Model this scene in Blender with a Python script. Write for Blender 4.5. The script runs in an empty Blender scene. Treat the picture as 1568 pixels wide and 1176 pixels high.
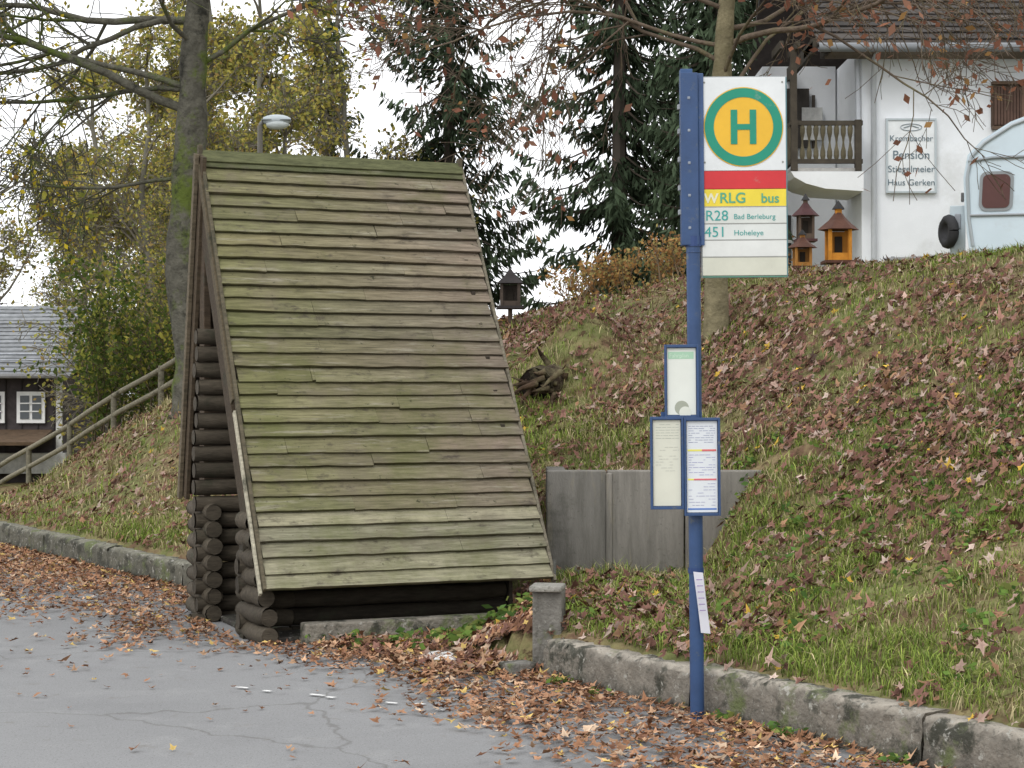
import bpy, math, numpy as np
from mathutils import Vector, Matrix
RNG=np.random.default_rng(7)
scene=bpy.context.scene

# ------------------------------------------------------------------ helpers
class MB:
    def __init__(s): s.v=[];s.c=[];s.f=[];s.n=0
    def add(s,v,f,col=(1,1,1),mat=0):
        v=np.asarray(v,float).reshape(-1,3); f=np.asarray(f,int)
        c=np.asarray(col,float)
        if c.ndim==1: c=np.tile(c[:3],(len(v),1))
        s.v.append(v); s.c.append(c[:,:3]); s.f.append((f+s.n,mat)); s.n+=len(v)
    def box(s,c,size,R=None,col=(1,1,1),mat=0):
        h=np.array(size)/2.
        v=np.array([[x,y,z] for z in(-1,1) for y in(-1,1) for x in(-1,1)])*h
        if R is not None: v=v@np.array(R).T
        v=v+np.array(c)
        s.add(v,[[0,2,3,1],[4,5,7,6],[0,1,5,4],[2,6,7,3],[0,4,6,2],[1,3,7,5]],col,mat)
    def tube(s,pts,rad,sides=8,col=(1,1,1),mat=0,cap=False):
        pts=np.asarray(pts,float); n=len(pts); rad=np.broadcast_to(np.asarray(rad,float),(n,))
        d=np.gradient(pts,axis=0); d/=np.linalg.norm(d,axis=1)[:,None]+1e-9
        ref=np.array([0,0,1.]) if abs(d[0,2])<.9 else np.array([1.,0,0])
        a=np.cross(d,ref); a/=np.linalg.norm(a,axis=1)[:,None]+1e-9
        b=np.cross(d,a)
        th=np.arange(sides)*2*np.pi/sides
        v=pts[:,None]+rad[:,None,None]*(a[:,None]*np.cos(th)[None,:,None]+b[:,None]*np.sin(th)[None,:,None])
        i=np.arange(n-1)[:,None]*sides; j=np.arange(sides)[None]; k=(j+1)%sides
        f=np.stack([i+j,i+k,i+sides+k,i+sides+j],-1).reshape(-1,4)
        base=s.n
        s.add(v.reshape(-1,3),f,col,mat)
        if cap:
            for o in (0,(n-1)*sides):
                s.f.append((np.array([[base+o+q for q in range(sides)]]),mat))
    def build(s,name,mats,smooth=False,parent=None,bevel=0):
        me=bpy.data.meshes.new(name)
        v=np.concatenate(s.v); c=np.concatenate(s.c)
        loops=np.concatenate([f.ravel() for f,m in s.f])
        tot=np.concatenate([np.full(len(f),f.shape[1]) for f,m in s.f])
        mi=np.concatenate([np.full(len(f),m) for f,m in s.f])
        st=np.concatenate([[0],np.cumsum(tot)[:-1]])
        me.vertices.add(len(v)); me.vertices.foreach_set("co",v.ravel())
        me.loops.add(len(loops)); me.loops.foreach_set("vertex_index",loops.astype(np.int32))
        me.polygons.add(len(tot)); me.polygons.foreach_set("loop_start",st.astype(np.int32))
        me.polygons.foreach_set("material_index",mi.astype(np.int32))
        me.polygons.foreach_set("use_smooth",np.full(len(tot),smooth))
        me.update(calc_edges=True)
        at=me.color_attributes.new(name="Col",type='FLOAT_COLOR',domain='POINT')
        at.data.foreach_set("color",np.concatenate([c,np.ones((len(c),1))],1).ravel())
        for m in mats: me.materials.append(m)
        ob=bpy.data.objects.new(name,me); scene.collection.objects.link(ob)
        if parent: ob.parent=parent
        if bevel:
            b=ob.modifiers.new("bev",'BEVEL'); b.width=bevel; b.segments=2; b.limit_method='ANGLE'
        return ob
def empty(name,loc=(0,0,0)):
    e=bpy.data.objects.new(name,None); scene.collection.objects.link(e); e.location=loc; e.empty_display_size=.2
    return e
def rotz(a): c,s=math.cos(a),math.sin(a); return np.array([[c,-s,0],[s,c,0],[0,0,1]])
def basis(x,y,z): return np.array([x,y,z]).T

def simplemat(name,trans=0.):
    m=bpy.data.materials.new(name); m.use_nodes=True; nt=m.node_tree; N=nt.nodes; Lk=nt.links
    N.remove(N["Principled BSDF"]); a=N.new("ShaderNodeAttribute"); a.attribute_name="Col"
    d=N.new("ShaderNodeBsdfDiffuse"); Lk.new(a.outputs["Color"],d.inputs[0]); out=d.outputs[0]
    if trans:
        t=N.new("ShaderNodeBsdfTranslucent"); Lk.new(a.outputs["Color"],t.inputs[0]); ms=N.new("ShaderNodeMixShader"); ms.inputs[0].default_value=trans
        Lk.new(out,ms.inputs[1]); Lk.new(t.outputs[0],ms.inputs[2]); out=ms.outputs[0]
    Lk.new(out,N["Material Output"].inputs[0]); return m
def mkmat(name,col=None,rough=.8,var=.25,vscale=5.,bump=0.,bscale=30.,dirt=None,dscale=2.,dthr=(.5,.65),
          spec=.3,trans=0.,map_rot=0.,map_scale=(1,1,1),metal=0.,bdist=.01):
    m=bpy.data.materials.new(name); m.use_nodes=True; nt=m.node_tree; N=nt.nodes; Lk=nt.links
    b=N["Principled BSDF"]; b.inputs["Roughness"].default_value=rough; b.inputs["Metallic"].default_value=metal
    b.inputs["Specular IOR Level"].default_value=spec
    tc=N.new("ShaderNodeTexCoord"); mp=N.new("ShaderNodeMapping"); mp.inputs["Rotation"].default_value=(0,0,map_rot)
    mp2=N.new("ShaderNodeMapping"); mp2.inputs["Scale"].default_value=map_scale
    Lk.new(tc.outputs["Object"],mp.inputs["Vector"]); Lk.new(mp.outputs[0],mp2.inputs["Vector"])
    V=mp2.outputs[0]
    if col is None:
        a=N.new("ShaderNodeAttribute"); a.attribute_name="Col"; c=a.outputs["Color"]
    else:
        a=N.new("ShaderNodeRGB"); a.outputs[0].default_value=(*col,1); c=a.outputs[0]
    if var>0:
        n=N.new("ShaderNodeTexNoise"); n.inputs["Scale"].default_value=vscale; n.inputs["Detail"].default_value=6
        n.inputs["Roughness"].default_value=.65
        Lk.new(V,n.inputs["Vector"])
        mr=N.new("ShaderNodeMapRange"); mr.inputs[1].default_value=.3; mr.inputs[2].default_value=.7
        mr.inputs[3].default_value=1-var; mr.inputs[4].default_value=1+var
        Lk.new(n.outputs["Fac"],mr.inputs[0])
        vm=N.new("ShaderNodeVectorMath"); vm.operation='SCALE'
        Lk.new(c,vm.inputs[0]); Lk.new(mr.outputs[0],vm.inputs["Scale"]); c=vm.outputs[0]
    if dirt is None: ds=[]
    elif isinstance(dirt,list): ds=dirt
    elif hasattr(dirt[0],'__len__'): ds=[dirt]
    else: ds=[(dirt,dscale,dthr)]
    for d4 in ds:
        dc,dsc,dt=d4[:3]
        n=N.new("ShaderNodeTexNoise"); n.inputs["Scale"].default_value=dsc; n.inputs["Detail"].default_value=6
        n.inputs["Roughness"].default_value=.7
        src=mp.outputs[0]
        if len(d4)>3:
            m3=N.new("ShaderNodeMapping"); m3.inputs["Scale"].default_value=d4[3]; Lk.new(src,m3.inputs["Vector"]); src=m3.outputs[0]
        Lk.new(src,n.inputs["Vector"])
        mr=N.new("ShaderNodeMapRange"); mr.inputs[1].default_value=dt[0]; mr.inputs[2].default_value=dt[1]
        if len(d4)>4: mr.inputs[4].default_value=d4[4]
        Lk.new(n.outputs["Fac"],mr.inputs[0])
        mx=N.new("ShaderNodeMix"); mx.data_type='RGBA'
        Lk.new(mr.outputs[0],mx.inputs[0]); Lk.new(c,mx.inputs[6]); mx.inputs[7].default_value=(dc[0],dc[1],dc[2],1); c=mx.outputs[2]
    Lk.new(c,b.inputs["Base Color"])
    if bump>0:
        n=N.new("ShaderNodeTexNoise"); n.inputs["Scale"].default_value=bscale; n.inputs["Detail"].default_value=5
        Lk.new(V,n.inputs["Vector"])
        bp=N.new("ShaderNodeBump"); bp.inputs["Strength"].default_value=bump; bp.inputs["Distance"].default_value=bdist
        Lk.new(n.outputs["Fac"],bp.inputs["Height"]); Lk.new(bp.outputs[0],b.inputs["Normal"])
    return m
def sstep(x): x=np.clip(x,0,1); return x*x*(3-2*x)
_G=RNG.random((256,256))
def vnoise(x,y,sc=1.):
    x=np.asarray(x)*sc+1000.; y=np.asarray(y)*sc+1000.
    xi=np.floor(x).astype(int); yi=np.floor(y).astype(int); fx=sstep(x-xi); fy=sstep(y-yi)
    g=lambda a,b:_G[a%256,b%256]
    return (g(xi,yi)*(1-fx)+g(xi+1,yi)*fx)*(1-fy)+(g(xi,yi+1)*(1-fx)+g(xi+1,yi+1)*fx)*fy

# ------------------------------------------------------------------ terrain
U=np.array([.527,-.85]); Nn=np.array([.85,.527]); P0=np.array([.17,10.4])
def ST(x,y): return .85*(x-.17)+.527*(y-10.4), .527*(x-.17)-.85*(y-10.4)
def XY(s,t): return P0[0]+U[0]*t+Nn[0]*s, P0[1]+U[1]*t+Nn[1]*s
SO=np.array([-1.56,11.6]); SA=math.radians(23)
sr=np.array([math.cos(SA),math.sin(SA)]); sg=np.array([-math.sin(SA),math.cos(SA)])
def RG(x,y): dx=x-SO[0]; dy=y-SO[1]; return dx*sr[0]+dy*sr[1], dx*sg[0]+dy*sg[1]
def height(x,y):
    x=np.asarray(x,float); y=np.asarray(y,float)
    s,t=ST(x,y)
    H=np.interp(x,[-60,-12,-7,-5.9,-4.8,-4,-2,.3,2],[-1.2,-.8,-.05,.68,1.22,1.58,2.1,2.5,2.79])
    sc=np.interp(x,[-4,1.5],[2.3,6])
    p=s/sc
    f=np.interp(p,[0,.25,.45,.7,.9,1.05,1.2],[0,.13,.29,.6,.86,.98,1.])
    z=.2+(H-.2)*f
    z+=.065*np.clip(s-sc,0,14)*np.interp(x,[-1,2],[0,1])
    wl=np.interp(x,[-4,-1],[1,0])*sstep((s-sc-1)/5)
    z=z*(1-wl)+(-.6)*wl
    z+=np.where(s>.3,1,0)*np.minimum((s-.3)/1.,1)*(vnoise(x,y,1.1)-.5)*.12
    z+=np.where(s>.3,1,0)*np.minimum((s-.3)/1.,1)*(vnoise(x+31,y,3.3)-.5)*.05
    z+=.50*np.exp(-((x-.62)**2/.22+(y-17.75)**2/.25))
    z=np.where((y<13.3)&(x<2.2),np.minimum(z,.29+.8*sstep((x-1.2)/.7)),z)
    z=np.where((y<13.3)&(x<.24)&(x>-3),np.minimum(z,np.clip((x+.30)*.6,0,1)),z)
    r,g=RG(x,y)
    dx=np.maximum(np.maximum(-.4-r,r-2.0),0); dy=np.maximum(np.maximum(-.3-g,g-2.3),0)
    z=np.minimum(z,np.maximum(0,1.3*np.hypot(dx,dy)-.02))
    z=np.where(s<.06,-.05,z)
    z=np.where((s>=.06)&(s<.12)&((t>0)|(t<-5)),np.minimum(z,.15),z)
    return z
def axis(lo,hi,a,b,step):
    fine=np.arange(a,b,step)
    def far(d): 
        o=[];v=step
        tot=0
        while tot<d: v*=1.25; tot+=v; o.append(tot)
        return np.array(o)
    return np.concatenate([(a-far(a-lo))[::-1],fine,b+far(hi-b)])
gx=axis(-500,500,-8,6.5,.08); gy=axis(-300,700,6.5,23,.08)
X,Y=np.meshgrid(gx,gy); Z=height(X,Y)
mb=MB(); nx=len(gx); ny=len(gy)
i=np.arange(ny-1)[:,None]*nx+np.arange(nx-1)[None]
F=np.stack([i,i+1,i+nx+1,i+nx],-1).reshape(-1,4)
mb.add(np.stack([X,Y,Z],-1).reshape(-1,3),F)
g_mat=mkmat("grass_soil",(.15,.16,.06),.95,.35,6,.6,25,dirt=[((.24,.19,.10),1.3,(.45,.6)),((.14,.085,.055),2.2,(.5,.62)),((.08,.055,.03),9,(.55,.62))],spec=.1,bdist=.03)
mb.build("ground",[g_mat],True)

# road
def road_mat():
    m=mkmat("asphalt",(.25,.251,.252),.9,.12,1.2,.5,220,dirt=[((.19,.191,.193),.6,(.46,.66),(1,1,1),.8),((.31,.31,.305),2.3,(.55,.75),(1,1,1),.7),((.16,.14,.12),5,(.6,.75),(1,1,1),.7),((.12,.115,.11),90,(.56,.64)),((.42,.42,.41),130,(.59,.65)),((.15,.15,.148),28,(.60,.70),(1,1,1),.6)],spec=.2,bdist=.005)
    nt=m.node_tree; N=nt.nodes; Lk=nt.links; b=N["Principled BSDF"]
    c=b.inputs["Base Color"].links[0].from_socket
    tc=N.new("ShaderNodeTexCoord"); ns=N.new("ShaderNodeTexNoise"); ns.inputs["Scale"].default_value=3.5; ns.inputs["Detail"].default_value=7
    Lk.new(tc.outputs["Object"],ns.inputs["Vector"])
    mx=N.new("ShaderNodeMix"); mx.data_type='RGBA'; mx.inputs[0].default_value=.2
    Lk.new(tc.outputs["Object"],mx.inputs[6]); Lk.new(ns.outputs["Color"],mx.inputs[7])
    vo=N.new("ShaderNodeTexVoronoi"); vo.feature='DISTANCE_TO_EDGE'; vo.inputs["Scale"].default_value=.5
    Lk.new(mx.outputs[2],vo.inputs["Vector"])
    mr=N.new("ShaderNodeMapRange"); mr.inputs[1].default_value=.001; mr.inputs[2].default_value=.005; mr.inputs[3].default_value=.5; mr.inputs[4].default_value=0
    Lk.new(vo.outputs["Distance"],mr.inputs[0])
    m2=N.new("ShaderNodeMix"); m2.data_type='RGBA'; m2.inputs[7].default_value=(.12,.115,.105,1)
    Lk.new(mr.outputs[0],m2.inputs[0]); Lk.new(c,m2.inputs[6]); Lk.new(m2.outputs[2],b.inputs["Base Color"])
    return m
mb=MB(); q=[XY(-120,-160),XY(-120,160),XY(.03,160),XY(.03,-160)]
mb.add([[a,b,0] for a,b in q],[[0,1,2,3]]); mb.build("road",[road_mat()])
soil=mkmat("leafy_soil",(.15,.10,.06),.95,.5,14,.8,40,dirt=[((.07,.08,.03),5,(.5,.6))],bdist=.02)
mb=MB(); pts=[(-1.3,11.72),(-1.15,11.62),(-.75,11.15),(-.2,10.85),(.12,10.45),(.3,10.5),(.3,12.6),(.0,12.6)]
mb.add([[a,b,.006] for a,b in pts],[list(range(len(pts)))]); mb.build("soil_verge",[soil])
pm=mkmat("worn_road_paint",(.74,.74,.72),.8,.2,20,.3,60,dirt=((.35,.34,.32),14,(.54,.66)))
mb=MB()
def mark(x,y,L,w,a,z=.011):
    n=18; th=np.linspace(0,2*np.pi,n,endpoint=False); rr=1+.25*RNG.standard_normal(n)
    px=np.sign(np.cos(th))*np.abs(np.cos(th))**.5*L/2*np.clip(rr,.7,1.2); py=np.sign(np.sin(th))*np.abs(np.sin(th))**.6*w/2*np.clip(rr,.6,1.2)
    c,s=math.cos(a),math.sin(a)
    mb.add(np.stack([x+px*c-py*s,y+px*s+py*c,np.full(n,z)],1),[list(range(n))])
mark(-.46,11.18,.22,.42,.3); mark(-.30,10.95,.28,.22,-.3,.016)
for k in range(9):
    f=k/8; x=-1.5+f*1.2; y=9.9-f*.6
    if k in(2,5): continue
    mark(x+RNG.normal()*.03,y+RNG.normal()*.03,RNG.uniform(.04,.12),.03,-.5)
mb.build("road_marking",[pm])

# ------------------------------------------------------------------ low stone kerb walls
stone=mkmat("old_concrete",None,.9,.3,9,.9,45,dirt=[((.05,.05,.038),5,(.50,.60)),((.12,.14,.06),3.1,(.54,.64)),((.36,.35,.31),22,(.58,.66)),((.10,.095,.08),40,(.56,.66),(1,1,1),.7)],bdist=.014)
def kerbwall(name,t0,t1,h,w,seed,tint=(.20,.18,.15)):
    rg=np.random.default_rng(seed); mb=MB(); t=t0
    while t<t1:
        L=min(rg.uniform(1.3,2.1),t1-t+.01); n=max(3,int(L/.04)); tt=np.linspace(t,t+L-.012,n)
        prof=np.array([(0,-.06),(-.004,.03),(0,h*.45),(-.002,h*.75),(.004,h-.025),(.022,h-.003),(w*.4,h+.004),(w*.75,h),(w-.02,h-.006),(w,h-.03),(w,-.06)])
        k=len(prof); jit=rg.normal(0,.0045,(n,k,2)); jit[:,3:6]*=2.
        dh=rg.normal(0,.006)
        pp=prof[None]+jit; pp[:,2:9,1]+=dh
        x=P0[0]+U[0]*tt[:,None]+Nn[0]*pp[...,0]; y=P0[1]+U[1]*tt[:,None]+Nn[1]*pp[...,0]
        base=mb.n
        i=np.arange(n-1)[:,None]*k+np.arange(k-1)[None]
        f=np.stack([i,i+k,i+k+1,i+1],-1).reshape(-1,4)
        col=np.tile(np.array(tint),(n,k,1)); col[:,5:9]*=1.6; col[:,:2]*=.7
        mb.add(np.stack([x,y,pp[...,1]],-1).reshape(-1,3),f,col.reshape(-1,3))
        mb.f.append((np.array([[base+q for q in range(k)]]),0)); mb.f.append((np.array([[base+(n-1)*k+q for q in range(k)]]),0))
        t+=L
    return mb.build(name,[stone],True)
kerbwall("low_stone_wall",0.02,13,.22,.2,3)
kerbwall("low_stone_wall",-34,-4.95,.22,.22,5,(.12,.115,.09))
mb=MB(); mb.box((.215,10.60,.19),(.17,.2,.56),rotz(-.15),(.18,.17,.15)); mb.box((.205,10.56,.486),(.19,.215,.035),rotz(-.15),(.26,.25,.22))
mb.box((.03,10.44,.03),(.18,.14,.09),rotz(.5),(.2,.19,.17))
mb.build("concrete_block",[stone],bevel=.012)
conc=mkmat("grey_concrete",None,.85,.25,2,.5,70,dirt=[((.11,.105,.09),1.2,(.46,.66),(3,3,.35),.85),((.30,.265,.18),4,(.58,.75),(2,2,.3),.8),((.06,.06,.045),1.5,(.52,.66),(1,1,1),.85),((.09,.085,.07),30,(.60,.70),(1,1,1),.7)],map_scale=(3,3,.5),bdist=.008)
mb=MB(); 
for a,b in((.25,.68),(.69,1.24),(1.25,1.90)):
    mb.box(((a+b)/2,13.27,.57),(b-a,.16,.96),None,(.20,.19,.17) if a<.5 else (.22,.205,.18))
mb.box((.70,13.183,.57),(.045,.02,.93),None,(.27,.25,.22))
mb.box((1.83,13.72,.57),(.14,.74,.94),None,(.18,.17,.15))
mb.box((.33,13.72,.57),(.14,.74,.95),None,(.18,.17,.15))
mb.build("concrete_retaining_wall",[conc],bevel=.01)

# ------------------------------------------------------------------ shelter
sh=empty("wooden_bus_shelter",(0,0,0))
def SP(r,g,z): return np.array([SO[0]+sr[0]*r+sg[0]*g,SO[1]+sr[1]*r+sg[1]*g,z])
R3=np.array([sr[0],sr[1],0]); G3=np.array([sg[0],sg[1],0]); Z3=np.array([0,0,1.])
roofwood=mkmat("mossy_roof_board",None,.88,.42,4,.7,14,dirt=[((.11,.12,.04),1.3,(.50,.72),(1,1,.6),.7),((.16,.135,.10),2.2,(.5,.7),(1,1,.8),.75),((.06,.05,.04),5,(.57,.70),(1,1,2.5),.85),((.31,.285,.215),1.6,(.56,.70),(1.5,10,14),.75),((.03,.033,.018),13,(.63,.70),(1,1,1.5),.9),((.11,.14,.03),26,(.64,.74),(1,1,1),.8)],map_rot=-SA,map_scale=(1.2,14,14),spec=.12,bdist=.008)
logwood=mkmat("dark_log",None,.8,.4,5,.6,18,dirt=((.04,.04,.025),4,(.55,.7)),map_rot=-SA,map_scale=(1.5,8,8),spec=.2,bdist=.008)
def lap(mb,A,rd,L,up,nrm,n,th,colf,seed,pieces=(1,4),jit=.004,mat=0,shade=.35):
    rg=np.random.default_rng(seed); ul=np.linalg.norm(up); ud=up/ul; h=ul/n
    for k in range(n):
        npz=rg.integers(pieces[0],pieces[1]+1)
        cuts=np.sort(rg.uniform(.1,.9,npz-1)); cuts=np.concatenate([[0],cuts,[1]])*L
        sag=rg.normal(0,jit); ck=rg.uniform(.86,1.12)
        for a,b in zip(cuts[:-1],cuts[1:]):
            if b-a<.02: continue
            e0=rg.normal(0,.008) if a==0 else .001; e1=rg.normal(0,.008) if b==L else -.001
            m=max(2,int((b-a)/.1)+1); xs=np.linspace(a+e0,b+e1,m)
            off=sag+rg.normal(0,jit*.7); tilt=rg.normal(0,jit*.5)
            wob=rg.normal(0,jit*.45,m)+off+tilt*np.linspace(-1,1,m)
            t2=th*rg.uniform(.8,1.25)
            rows=[]
            for (q,w) in ((0,-.0),(0,t2),(.35,t2*.78),(1.12,.002)):
                rows.append(A+rd*xs[:,None]+ud*((k+q)*h+(wob if q<1 else 0*wob))[:,None]+nrm*(w))
            v=np.concatenate(rows); i=(np.arange(3)[:,None]*m+np.arange(m-1)[None])
            f=np.stack([i,i+1,i+m+1,i+m],-1).reshape(-1,4)
            base=mb.n
            cc=np.concatenate([np.array([colf(q_/L,k/n,None) for q_ in xs])]*4)*ck*colf(None,None,rg)
            cc[:m]*=shade; cc[m:2*m]*=.9  # lower board edge darkened in colour to paint the lap shadow line
            mb.add(v,f,cc,mat)
            mb.f.append((np.array([[base,base+m,base+2*m,base+3*m]]),mat)); mb.f.append((np.array([[base+m-1,base+2*m-1,base+3*m-1,base+4*m-1]]),mat))
APG,APZ=1.72,3.31; EZ=.35
upv=G3*APG+Z3*(APZ-EZ); nrm=np.cross(R3,upv); nrm/=np.linalg.norm(nrm)
if nrm[2]<0: nrm=-nrm
def roofcol(u,v,rg):
    if rg is not None: return rg.uniform(.9,1.08)*(1+rg.normal(0,.015,3))
    left=np.array([.165,.160,.078]); right=np.array([.195,.162,.122]); c=left*(1-u)+right*u
    if v<.14: c=np.array([.28,.26,.18])*(1-.1*u)
    if v>.96: c=np.array([.11,.12,.065])
    return c
def flatcol(c0,lo,hi):
    c0=np.array(c0)
    return lambda u,v,rg: (c0 if rg is None else rg.uniform(lo,hi))
mb=MB(); LR=1.99
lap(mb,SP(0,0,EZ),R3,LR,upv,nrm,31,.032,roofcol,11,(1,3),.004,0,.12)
un=upv/np.linalg.norm(upv); sl=np.linalg.norm(upv)
Rm=basis(R3,un,nrm)
mb.box(SP(LR/2,0,EZ)+upv/2-nrm*.022,(LR-.06,sl-.04,.03),Rm,(.05,.04,.03))
mb.build("roof_boards",[roofwood],parent=sh)
mb=MB()
mb.box(SP(-.012,0,EZ)+upv*.5+nrm*.012,(.022,sl*1.0,.05),Rm,(.10,.085,.055))
mb.box(SP(-.035,0,EZ)+upv*.19-nrm*.01,(.018,sl*.39,.04),Rm,(.40,.37,.28))
mb.box(SP(-.03,0,EZ)+upv*.70-nrm*.03,(.018,sl*.58,.07),Rm,(.10,.08,.05))
mb.box(SP(LR+.012,0,EZ)+upv*.5+nrm*.0,(.022,sl*1.01,.05),Rm,(.17,.15,.11))
mb.tube([SP(LR+.02,.0,.33),SP(LR+.02,.0,.48)],.012,6,(.1,.1,.09))
BG,BZ=2.24,.86
ub=G3*(BG-APG)+Z3*(BZ-APZ); lb=np.linalg.norm(ub); ubn=ub/lb; nb=np.cross(ubn,R3); nb/=np.linalg.norm(nb)
if nb@G3<0: nb=-nb
Rb=basis(R3,ubn,nb)
mb.box(SP(LR/2,APG,APZ)+ub/2+nb*.0,(LR-.04,lb,.05),Rb,(.075,.055,.04))
mb.box(SP(-.015,APG,APZ)+ub/2-nb*.05,(.03,lb*1.01,.16),Rb,(.075,.055,.035))
mb.box(SP(-.05,APG,APZ)+ub*.5-nb*.02,(.03,lb*1.02,.06),Rb,(.13,.105,.07))
mb.box(SP(.02,.12,EZ)+upv*.5-nrm*.12,(.06,sl*.96,.14),Rm,(.06,.045,.03))
mb.box(SP(LR-.04,.12,EZ)+upv*.5-nrm*.12,(.06,sl*.96,.14),Rm,(.075,.058,.04))
mb.box(SP(.02,1.72,1.65),(.05,.14,2.5),basis(R3,G3,Z3),(.07,.05,.033))
mb.box(SP(LR/2,APG-.02,APZ+.005),(LR+.02,.10,.03),Rm,(.10,.105,.05))
for rr in(-.02,LR): mb.box(SP(rr,APG,APZ+.03),(.03,.05,.12),basis(R3,G3,Z3),(.09,.075,.05))
for k in range(12):
    g=.5+k*.14; zt=min(EZ+(g-.02)/APG*(APZ-EZ),3.2) if g<APG else 3.2-(g-APG)*4
    mb.box(SP(LR-.12,g,zt/2),(.03,.135,max(zt-.05,.2)),basis(R3,G3,Z3),(.05,.04,.03))
mb.build("frame_boards",[logwood],parent=sh,bevel=.004)
mb=MB()
def log(a,b,r,dk=1.):
    n=6; p=np.linspace(0,1,n)[:,None]*(b-a)+a; p=p+RNG.normal(0,.004,(n,3))
    k=RNG.uniform(.75,1.2)*dk; c=np.array([.075,.062,.045])*k
    mb.tube(p,np.array([r*.9]+[r]*(n-2)+[r*.9]),12,c)
    for e,d in((a,-1),(b,1)):
        th=np.linspace(0,2*np.pi,12,endpoint=False); ax=(b-a)/np.linalg.norm(b-a); q=np.cross(ax,Z3)
        ring=e+ax*d*.004+r*.88*(q*np.cos(th)[:,None]+Z3*np.sin(th)[:,None])
        mb.add(ring,[list(range(12))],c*.85)
dz=.118
for k in range(7):
    z=.06+k*dz; o=RNG.normal(0,.012); g0=max(.02,.58*(z+.07-EZ)+.09)
    log(SP(.03,g0,z),SP(.0,.56+o,z),.064)
    log(SP(.0,1.36+o,z),SP(.0,1.98+RNG.normal(0,.02),z),.064)
for k in range(6): log(SP(-.06+RNG.normal(0,.02),.46,.0+.06+(k-.5)*dz),SP(.3,.46,.06+(k-.5)*dz),.06,.8)
for k in range(6): log(SP(.3,.50,.0+.06+(k-.5)*dz),SP(1.85,.50,.06+(k-.5)*dz),.06,.5)  # log colour lowered to paint the deep shade below the eave
for k in range(18): log(SP(-.11+RNG.normal(0,.015),1.5,.0+(k+.0)*dz+.0),SP(1.85,1.5,(k)*dz),.06)
for k in range(7): log(SP(.1,2.02,.06+k*dz),SP(1.85,2.02,.06+k*dz),.06)
mb.build("log_walls",[logwood],True,parent=sh)
mb=MB()
mb.box(SP(1.05,.03,.06),(1.60,.13,.15),basis(R3,G3,Z3),(.22,.20,.165)); mb.box(SP(.95,.9,.02),(1.8,1.6,.04),basis(R3,G3,Z3),(.04,.035,.03))  # floor slab coloured near black, painting the shade under the eave
mb.build("foundation",[stone],parent=sh,bevel=.012)
mb=MB(); mb.box(SP(1.0,1.28,.45),(1.6,.32,.05),basis(R3,G3,Z3),(.1,.075,.05)); mb.box(SP(.4,1.28,.24),(.06,.26,.4),basis(R3,G3,Z3),(.08,.06,.04)); mb.box(SP(1.6,1.28,.24),(.06,.26,.4),basis(R3,G3,Z3),(.08,.06,.04))
mb.build("bench",[logwood],parent=sh)

# ------------------------------------------------------------------ bus stop sign
bs=empty("bus_stop_sign",(.914,9.03,0))
paint=mkmat("sign_paint",None,.38,.07,6,.05,40,dirt=((.30,.31,.26),7,(.64,.8)),spec=.4)
bluep=mkmat("blue_paint",None,.42,.15,9,.08,60,dirt=((.10,.12,.14),16,(.60,.70)),spec=.45)
blue=(.030,.068,.165); white=(.70,.72,.72)
mb=MB()
mb.tube([(0,0,-.1),(0,0,.6),(0,0,1.2),(0,0,1.9),(0,0,2.4)],.035,20,blue)
mb.build("pole",[bluep],True,parent=bs)
mb=MB()
mb.tube([(-.0,0,2.3),(-.0,0,3.16)],.036,16,blue,cap=True)
mb.box((-.018,0,2.76),(.085,.075,.85),None,blue)
mb.box((.04,0,2.76),(.03,.03,.85),None,(.04,.085,.2))
for z in(2.5,2.62,2.76,2.9,3.02): mb.box((-.066,0,z),(.014,.03,.025),None,(.3,.32,.34))
for z in(2.42,2.58,2.74,2.9,3.06): mb.box((-.02,-.038,z),(.014,.006,.014),None,(.25,.28,.33))
mb.box((-.03,0,3.19),(.06,.06,.03),None,(.03,.08,.2))
mb.tube([(0,0,.72),(0,0,.745)],.039,16,(.02,.05,.16)); mb.tube([(0,0,2.33),(0,0,2.38)],.041,16,(.02,.05,.16))
mb.build("pole_channel",[bluep],False,parent=bs,bevel=.004)
X0,X1=.045,.462
def plate(mb,x0,x1,z0,z1,y,col,th=.008): mb.box(((x0+x1)/2,y,(z0+z1)/2),(x1-x0,th,z1-z0),None,col)
zt=3.165
def zy(py): return 1.6+(604-py)/310.
mb=MB()
plate(mb,X0,X1,zy(262)+.001,zt,0,white)
plate(mb,X0,X1,zy(290)+.001,zy(262)-.001,0,(.58,.03,.035))
plate(mb,X0,X1,zy(317)+.001,zy(290)-.001,0,(.76,.60,.05))
for a,b,c in((317,343,(.62,.64,.60)),(343,368,(.64,.66,.63)),(368,394,(.68,.69,.66)),(394,423,(.60,.60,.50))):
    plate(mb,X0,X1,zy(b)+.002,zy(a)-.002,0,c)
mb.build("plates",[paint],parent=bs,bevel=.0015)
mb=MB()
plate(mb,X0-.006,X1+.006,zy(424)-.006,zt+.006,.008,(.35,.37,.37),.0078)
for py in(317,343,368,394): plate(mb,X0,X1,zy(py)-.002,zy(py)+.002,-.003,(.30,.30,.28),.004)
plate(mb,X0,X1,zy(424)-.004,zy(424)+.002,-.003,(.1,.25,.18),.005); plate(mb,X1-.001,X1+.005,zy(424),zt,-.001,(.1,.2,.22),.008)
mb.build("plate_frame",[paint],parent=bs)
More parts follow.
